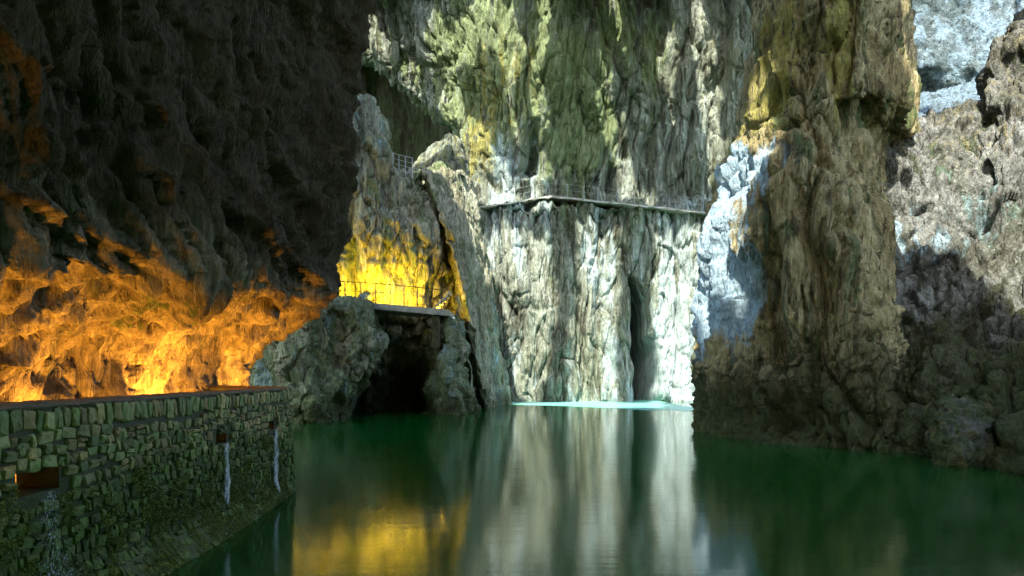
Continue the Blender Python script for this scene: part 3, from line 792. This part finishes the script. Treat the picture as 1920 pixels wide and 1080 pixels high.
# coping
ss = np.arange(0.2, SL, 0.07); prof_c = [(-0.03, -.05), (0.01, -.02), (0.0, 0.0), (-.12, 0.02), (-.30, 0.02), (-.45, 0.0), (-.49, -.05)]
V = []; Fc = []
for i, s_ in enumerate(ss):
    for j, (o_, dz) in enumerate(prof_c):
        v = wall_pt(s_, ZTOP + dz, o_ - batter(s_, ZTOP + dz))
        jt = np.array(L_(v)) + np.array([.012, .012, .014]) * np.array([random.uniform(-1, 1) for _ in range(3)])
        V.append(tuple(jt))
nc = len(prof_c)
for i in range(len(ss) - 1):
    for j in range(nc - 1):
        k = i * nc + j; Fc.append((k, k + 1, k + nc + 1, k + nc))
add_mesh('coping', V, Fc, M_COPING, wall, True)

# stone templates: pillow faced irregular polygons
def stone_template(k):
    r = random.Random(k)
    n = 8
    ang = [math.radians(b_ + o_ + r.uniform(-5, 5)) for b_ in (-135, -45, 45, 135) for o_ in (-9, 9)]
    ring = []
    for a in ang:
        ca, sa = math.cos(a), math.sin(a)
        q = 1 / max(abs(ca), abs(sa)) * 0.5
        q = min(q, .66) * r.uniform(0.80, 1.0)
        ring.append((ca * q, sa * q))
    V = [(x, -0.6, y) for x, y in ring] + [(x * .98, -0.02 + r.uniform(-.15, .15), y * .98) for x, y in ring] + [(x * .84 + r.uniform(-.04, .04), 0.35 + r.uniform(-.25, .25), y * .84 + r.uniform(-.04, .04)) for x, y in ring] + [(r.uniform(-.2, .2), .45, r.uniform(-.2, .2))]
    Fc = []
    for ri in range(2):
        for i in range(n):
            j = (i + 1) % n
            Fc.append((ri * n + i, ri * n + j, (ri + 1) * n + j, (ri + 1) * n + i))
    for i in range(n): Fc.append((2 * n + i, 2 * n + (i + 1) % n, 3 * n))
    me = bpy.data.meshes.new('stone'); me.from_pydata(V, [], Fc); me.materials.append(M_STONE)
    me.update()
    return me
TPL = [stone_template(k) for k in range(14)]
stones = []
courses = []
z = -0.12
rs = random.Random(5)
while z < ZTOP - 0.30:
    hgt = rs.uniform(0.095, 0.15)
    if z + hgt > ZTOP - 0.27: hgt = ZTOP - 0.26 - z
    courses.append((z, hgt)); z += hgt
courses.append((ZTOP - 0.26, 0.225))
for ci, (z0, hgt) in enumerate(courses):
    s_ = 4.15 + rs.uniform(0, .2)
    top_ = ci == len(courses) - 1
    while s_ < SL - 0.9:
        w_ = rs.uniform(0.10, 0.19) if top_ else rs.choice((rs.uniform(.07, .13), rs.uniform(.1, .19), rs.uniform(.15, .26)))
        zc = z0 + hgt / 2 + (0 if top_ else 0.045 * math.sin(s_ * 1.3 + ci * .5) + 0.02 * math.sin(s_ * 4.1 + ci)) + rs.uniform(-.018, .018)
        sc = s_ + w_ / 2
        parts_ = [(sc, zc, w_, hgt * rs.uniform(.8, 1.25))]
        if not top_ and w_ > .16 and rs.random() < .14:
            parts_ = [(sc, zc - hgt * .26, w_, hgt * .48), (sc, zc + hgt * .26, w_, hgt * .48)]
        for (a, b_, ww, hh) in parts_:
            hit = any(a + ww / 2 > H[0] + .01 and a - ww / 2 < H[1] - .01 and b_ + hh / 2 > H[2] + .02 and b_ - hh / 2 < H[3] - .02 for H in HOLES)
            if not hit: stones.append((a, b_, ww, hh))
        s_ += w_
def stone_matrix(a, b_, ww, hh):
    from mathutils import Matrix
    x, y, tx, ty = plan_at(a)
    p0 = Vector(wall_pt(a, b_ - .04)); p1 = Vector(wall_pt(a, b_ + .04))
    up = (p1 - p0).normalized(); t = Vector((tx, ty, 0)); nrm = t.cross(up).normalized()
    t = up.cross(nrm)
    R = Matrix((t, nrm, up)).transposed().to_4x4()
    from mathutils import Matrix as M2
    R = R @ M2.Rotation(rs.uniform(-.16, .16), 4, 'Y')
    c = Vector(L_(wall_pt(a, b_, -.012 + rs.uniform(-.012, .012))))
    return M2.Translation(c) @ R @ M2.Diagonal((ww * .96, rs.uniform(.05, .09), hh * 1.06, 1))
def app(st):
    p = wall_pt(st[0], st[1]); Y = max(p[1], 1)
    px = CX + F * p[0] / Y; py = HY - F * (p[2] - CH) / Y
    vis = (-20 < px < 600) and (py < 1100)
    return (1 if vis else 0) * st[2] * st[3] / Y ** 3 + 1e-9
stones.sort(key=app, reverse=True)
for k, st in enumerate(stones[:300]):
    o = bpy.data.objects.new('stone', TPL[k % 14]); COL.objects.link(o); o.parent = wall
    o.matrix_basis = stone_matrix(*st)
V = []; Fc = []
for k, st in enumerate(stones[300:]):
    me = TPL[k % 14]; M_ = stone_matrix(*st); b0 = len(V)
    V.extend([tuple(M_ @ v.co) for v in me.vertices]); Fc.extend([tuple(b0 + i for i in p.vertices) for p in me.polygons])
o = add_mesh('small_stones', V, Fc, M_STONE, wall); tag(o, kind='stuff')
print('stones', len(stones))

# moss tufts on the damp lower face
def leaf_mat(name, c1, c2):
    m, nt, bs = new_mat(name)
    g = nd(nt, 'ShaderNodeNewGeometry')
    c = mixc(nt, g.outputs['Random Per Island'], c1, c2)
    nt.links.new(c, bs.inputs['Base Color']); bs.inputs['Roughness'].default_value = .45
    return m
M_MOSS = leaf_mat('wet_moss', (0.04, 0.10, 0.01), (0.30, 0.34, 0.03))
rg = np.random.default_rng(3)
V = []; Fc = []
cand = np.stack([rg.uniform(4.2, 12.6, 130000), rg.uniform(-.02, 1.4, 130000)], 1)
q = np.stack([cand[:, 0] * 1.6, cand[:, 1] * 1.6, 3.3 + 0 * cand[:, 0]], 1)
ok_ = noise(q, 5) + noise(q * 3, 6) * .6 > -0.25 + 0.6 * (np.maximum(cand[:, 1], 0) / 1.3) ** 1.5 + 0.03 * np.maximum(0, cand[:, 0] - 9)
for s_, zz in cand[ok_][:52000]:
    c = np.array(L_(wall_pt(s_, zz, rg.uniform(.0, .055))))
    r_ = rg.uniform(.005, .016)
    t1 = rg.normal(size=3); t1 /= np.linalg.norm(t1); t2 = rg.normal(size=3); t2 -= t1 * t1.dot(t2); t2 /= np.linalg.norm(t2)
    k = len(V)
    V.extend([tuple(c - t1 * r_), tuple(c + t2 * r_ * .55), tuple(c + t1 * r_), tuple(c - t2 * r_ * .55)]); Fc.append((k, k + 1, k + 2, k + 3))
o = add_mesh('moss', V, Fc, M_MOSS, wall); tag(o, kind='stuff')
# footing
V = []; Fc = []
ss = np.arange(6.6, 12.9, .08); zz = np.linspace(-.25, .36, 9)
for s_ in ss:
    hh = 0.10 + 0.24 * (0.5 + 0.5 * math.sin(s_ * .7 + 3.2))
    for j, z_ in enumerate(zz):
        zt = -.25 + (z_ + .25) / .61 * (hh + .25)
        e = .012 * (1 - j / 8.5)
        v = np.array(L_(wall_pt(s_, zt, e))) + rg.uniform(-.006, .006, 3)
        V.append(tuple(v))
for i in range(len(ss) - 1):
    for j in range(8):
        k = i * 9 + j; Fc.append((k, k + 1, k + 10, k + 9))
M_FOOT = stone_mat('footing_concrete', [(0.15, 0.15, 0.07)] * 3 + [(0.07, 0.10, 0.02)], 0.5, 16)
add_mesh('footing', V, Fc, M_FOOT, wall, True)

# water trickling out of the drains
m, nt, bs = new_mat('white_trickle')
pos = nd(nt, 'ShaderNodeNewGeometry').outputs['Position']
bs.inputs['Base Color'].default_value = (0.8, 0.84, 0.8, 1); bs.inputs['Roughness'].default_value = .25
nz = noise_n(nt, mapping(nt, pos, (1, 1, .14)), 52, 4, .7)
at = nd(nt, 'ShaderNodeAttribute', attribute_name='tint'); sp_ = nd(nt, 'ShaderNodeSeparateColor'); nt.links.new(at.outputs['Color'], sp_.inputs[0])
nt.links.new(ramp(nt, math_n(nt, 'ADD', nz, math_n(nt, 'MULTIPLY', math_n(nt, 'SUBTRACT', sp_.outputs[0], 1.0), .3)), (0.32, 0.58)), bs.inputs['Alpha'])
M_TRICK = m
M_SPRAY = m.copy(); M_SPRAY.name = 'broken_spray'
for n_ in M_SPRAY.node_tree.nodes:
    if n_.type == 'MAP_RANGE': n_.inputs[1].default_value = .50; n_.inputs[2].default_value = .66
    if n_.type == 'MAPPING': n_.inputs['Scale'].default_value = (1, 1, .5)
def trickle(H, w0, w1, zend, label, seed, drift=0.0, mat=None):
    V = []; Fc = []; nu_, nv_ = 26, 150
    r = np.random.default_rng(seed)
    ztop = H[2] + .01; sc = (H[0] + H[1]) / 2 - 0.02
    T_ = np.zeros((nv_, nu_, 4)); G_ = np.zeros((nv_, nu_, 3))
    for i in range(nv_):
        t = i / (nv_ - 1); z_ = ztop + (zend - ztop) * t
        w_ = (w0 + (w1 - w0) * t ** .7) * (1 + .25 * math.sin(t * 9 + seed) + .12 * math.sin(t * 31 + seed))
        c0 = sc + drift * t + .02 * math.sin(t * 7 + seed * 2) + .012 * math.sin(t * 23)
        for j in range(nu_):
            u = j / (nu_ - 1) - .5
            G_[i, j] = wall_pt(c0 + u * w_, z_, .05 + .03 * (1 - (2 * u) ** 2) + r.uniform(-.006, .006))
            T_[i, j, 0] = (1 - (2 * abs(u)) ** 2) * min(1, (1 - t) * 6 + .2)
    o = grid_mesh('water_trickle', G_, mat or M_TRICK, T_.reshape(-1, 4))
    tag(o, label, 'water', 'trickles from the wall drains')
trickle(HOLES[0], .40, 1.0, .2, 'wide broken white trickle under the largest, nearest wall drain', 1, .15, M_SPRAY)
trickle(HOLES[1], .20, .32, .34, 'narrow white trickle under the middle wall drain', 2, -.05)
trickle(HOLES[2], .26, .40, .12, 'narrow white trickle under the drain nearest the wall corner', 3, -.05)

# path behind the parapet
pl_in = [wall_pt(s_, 1.15, -.40) for s_ in np.arange(0.1, SL, .4)]
V = []; Fc = []
for v in pl_in:
    for f_ in (0, .33, .66, 1):
        V.append((v[0] * (1 - f_) + (-8.2) * f_, v[1], 0.86 + random.uniform(-.02, .02)))
for i in range(len(pl_in) - 1):
    for j in range(3):
        k = i * 4 + j; Fc.append((k, k + 1, k + 5, k + 4))
tag(add_mesh('path', V, Fc, M_COPING, None, True), kind='structure')

# ------------------------------------------------------------------ floodlights
m, nt, bs = new_mat('lamp_housing'); bs.inputs['Base Color'].default_value = (.03, .03, .03, 1); bs.inputs['Roughness'].default_value = .5; M_HOUSE = m
def lens_mat(name, col):
    m, nt, bs = new_mat(name); bs.inputs['Base Color'].default_value = (*col, 1)
    bs.inputs['Emission Color'].default_value = (*col, 1); bs.inputs['Emission Strength'].default_value = 1.5; return m
M_ORL = lens_mat('orange_lens', (1, .45, .1)); M_YEL = lens_mat('yellow_lens', (1, .75, .08))
def boxv(x0, x1, y0, y1, z0, z1):
    return [(x0, y0, z0), (x1, y0, z0), (x1, y1, z0), (x0, y1, z0), (x0, y0, z1), (x1, y0, z1), (x1, y1, z1), (x0, y1, z1)]
BF = [(0, 3, 2, 1), (4, 5, 6, 7), (0, 1, 5, 4), (1, 2, 6, 5), (2, 3, 7, 6), (3, 0, 4, 7)]
def box_obj(name, b, mat, parent=None, bev=0.0):
    o = add_mesh(name, boxv(*b), BF, mat, parent)
    if bev:
        mo = o.modifiers.new('bevel', 'BEVEL'); mo.width = bev; mo.segments = 2
    return o
def floodlight(loc, col, power, lensm, label, group, aim):
    t = empty('floodlight', loc); tag(t, label, 'lamp', group)
    box_obj('housing', (-.10, .10, -.07, .07, 0, .10), M_HOUSE, t, .01)
    box_obj('lens', (-.085, .085, -.055, .055, .1005, .106), lensm, t)
    box_obj('bracket', (-.12, .12, -.02, .02, -.03, -.001), M_HOUSE, t)
    ld = bpy.data.lights.new('lamp_light', 'AREA'); ld.energy = power; ld.color = col; ld.shape = 'RECTANGLE'; ld.size = .5; ld.size_y = .1
    lo = bpy.data.objects.new('lamp_light', ld); COL.objects.link(lo); lo.parent = t; lo.location = (0, 0, .13)
    lo.rotation_euler = Vector(aim).to_track_quat('-Z', 'Y').to_euler()
ORC = (1.0, 0.42, 0.055); YEC = (1.0, 0.60, 0.02)
for k, (Y, x, e) in enumerate([(5.2, -6.3, 18), (7.6, -6.3, 24), (9.9, -6.25, 34), (13.0, -6.15, 70), (15.6, -5.95, 46)]):
    floodlight((x, Y, .92), ORC, e, M_ORL, 'orange floodlight on the path behind the stone parapet', 'orange path floodlights', (-.62, .05, .75))

# ------------------------------------------------------------------ lit walkway bridge in the middle left
M_CONC = stone_mat('walkway_concrete', [(0.26, 0.25, 0.20)] * 3 + [(0.15, 0.16, 0.09)], 0.4, 6)
m, nt, bs = new_mat('dark_steel'); bs.inputs['Base Color'].default_value = (.06, .055, .045, 1); bs.inputs['Metallic'].default_value = .6; bs.inputs['Roughness'].default_value = .5; M_STEEL = m
m, nt, bs = new_mat('pale_steel'); bs.inputs['Base Color'].default_value = (.42, .45, .44, 1); bs.inputs['Metallic'].default_value = .4; bs.inputs['Roughness'].default_value = .45; M_PSTEEL = m
def tube(name, pts, r, mat, parent=None, n=6):
    V = []; Fc = []
    pts = [Vector(p) for p in pts]
    for i, p in enumerate(pts):
        t = (pts[min(i + 1, len(pts) - 1)] - pts[max(i - 1, 0)]).normalized()
        a = t.orthogonal().normalized() if abs(t.z) > .9 else t.cross(Vector((0, 0, 1))).normalized()
        b_ = t.cross(a)
        for k in range(n):
            th = 2 * math.pi * k / n
            V.append(tuple(p + a * r * math.cos(th) + b_ * r * math.sin(th)))
    for i in range(len(pts) - 1):
        for k in range(n):
            k2 = (k + 1) % n
            Fc.append((i * n + k, i * n + k2, (i + 1) * n + k2, (i + 1) * n + k))
    Fc.append(tuple(range(n))); Fc.append(tuple((len(pts) - 1) * n + k for k in range(n)))
    return add_mesh(name, V, Fc, mat, parent, True)
def strip(name, front, back, th, mat, parent=None, jit=0.0):
    V = []; Fc = []
    for f_, b_ in zip(front, back):
        j = [random.uniform(-jit, jit) for _ in range(4)]
        V += [(f_[0], f_[1] + j[0], f_[2] + j[1] * .4), (b_[0], b_[1], b_[2]), (b_[0], b_[1], b_[2] - th), (f_[0], f_[1] + j[2], f_[2] - th + j[3])]
    for i in range(len(front) - 1):
        for j in range(4):
            j2 = (j + 1) % 4
            Fc.append((i * 4 + j, i * 4 + j2, i * 4 + 4 + j2, i * 4 + 4 + j))
    Fc += [(0, 1, 2, 3), tuple(len(V) - 4 + k for k in (3, 2, 1, 0))]
    return add_mesh(name, V, Fc, mat, parent)
wk = empty('walkway'); tag(wk, 'concrete walkway bridge with thin railing, flooded by yellow lamplight', 'walkway')
dk = [(430, 552, 37.2), (520, 558, 37.5), (600, 563, 37.9), (640, 565, 38), (700, 568, 38.3), (760, 573, 38.7), (810, 578, 39.1), (842, 581, 39.5)]
fr_ = [P(*d_) for d_ in dk]
fr_ = [tuple(np.array(fr_[i]) * (1 - t) + np.array(fr_[i + 1]) * t) for i in range(len(fr_) - 1) for t in np.linspace(0, 1, 6)[:-1]] + [fr_[-1]]
strip('deck', fr_, [(a, b_ + 3.2, c) for a, b_, c in fr_], .34, M_CONC, wk, .02)
def deck_at(px):
    a = np.array(dk); Y = np.interp(px, a[:, 0], a[:, 2]); py = np.interp(px, a[:, 0], a[:, 1])
    return Vector(P(px, py, Y)) + Vector((0, .10, 0))
posts = [560, 588, 617, 646, 676, 704, 731, 757, 782, 804, 827]
for px in posts:
    b_ = deck_at(px); tube('post', [b_, b_ + Vector((0, 0, 1.12))], .028, M_STEEL, wk)
for hh, rr_ in ((1.12, .028), (.62, .014), (.16, .014)):
    tube('rail', [deck_at(px) + Vector((0, 0, hh)) for px in posts], rr_, M_STEEL, wk)
pb = deck_at(815); box_obj('pier', (pb.x - .2, pb.x + .22, pb.y + .2, pb.y + 1.0, pb.z - 2.3, pb.z - .345), M_MID, wk, .05)
# stair at its right end
st_ = empty('stairs', tuple(deck_at(806) + Vector((0, 1.7, 0)))); tag(st_, 'small flight of yellow-lit steps at the right end of the walkway', 'stairs')
for k in range(6):
    box_obj('step', (k * .17, k * .17 + .22, 0 - .4, .5, k * .185 + .01, k * .185 + .19), M_CONC, st_, .015)
for k, (px, e) in enumerate([(480, 62), (560, 62), (640, 64), (700, 64), (760, 66), (815, 54)]):
    b_ = deck_at(px)
    floodlight((b_.x, b_.y + 1.5, b_.z + .035), YEC, e, M_YEL, 'yellow floodlight on the walkway deck behind its railing', 'yellow walkway floodlights', (.05, .92, .38))

# ------------------------------------------------------------------ ledge walkway across the far wall
lw = empty('ledge_walkway'); tag(lw, 'narrow pale ledge walkway with thin posts crossing the far rock wall', 'walkway')
pl_ = np.array([(884, 388), (925, 383), (960, 379), (1000, 371), (1035, 367), (1070, 370), (1120, 376), (1180, 382), (1240, 388), (1290, 394), (1335, 399)], float)
def ledge_at(px, off=-0.15):
    py = np.interp(px, pl_[:, 0], pl_[:, 1])
    ys = [surf('far', px + dx_, py + dy_, 6)[1] for dx_ in (-14, 0, 14) for dy_ in (-4, 10)]
    return P(px, py, sorted(ys)[1] + off)
lx_ = np.arange(884, 1336, 9)
lp_ = np.array([ledge_at(a) for a in lx_])
k_ = np.ones(5) / 5
ysm = np.convolve(np.pad(lp_[:, 1], 2, mode='edge'), k_, mode='valid') - 0.05
lp_ = [P(a, np.interp(a, pl_[:, 0], pl_[:, 1]), y) for a, y in zip(lx_, ysm)]
strip('deck', lp_, [(a, b_ + 2.6, c) for a, b_, c in lp_], .13, M_CONC, lw, .06)
def on_ledge(px):
    a = np.array(lp_); return Vector((np.interp(px, lx_, a[:, 0]), np.interp(px, lx_, a[:, 1]) + .12, np.interp(px, lx_, a[:, 2])))
lposts = [930, 965, 1000, 1030, 1064, 1095, 1121, 1159, 1190, 1222, 1256, 1290, 1320]
for px in lposts:
    b_ = on_ledge(px); tube('post', [b_, b_ + Vector((0, 0, 1.15))], .02, M_PSTEEL, lw)
for hh in (1.12, .6):
    tube('rail', [on_ledge(px) + Vector((0, 0, hh)) for px in lposts], .008, M_PSTEEL, lw)

# ------------------------------------------------------------------ railing at the upper path, left gap
ur = empty('metal_railing'); tag(ur, 'short bluish metal railing on the upper path left of the pale pinnacle', 'railing')
up_ = [(727, 315, 44.2), (737, 317, 44), (748, 321, 43.8), (760, 324, 43.6), (773, 327, 43.4)]
for a in up_:
    b_ = Vector(P(*a)); tube('post', [b_ + Vector((0, 0, -.3)), b_ + Vector((0, 0, 1.05))], .03, M_PSTEEL, ur)
for hh in (1.05, .72, .4, .1):
    tube('rail', [Vector(P(*a)) + Vector((0, 0, hh)) for a in up_], .02, M_PSTEEL, ur)
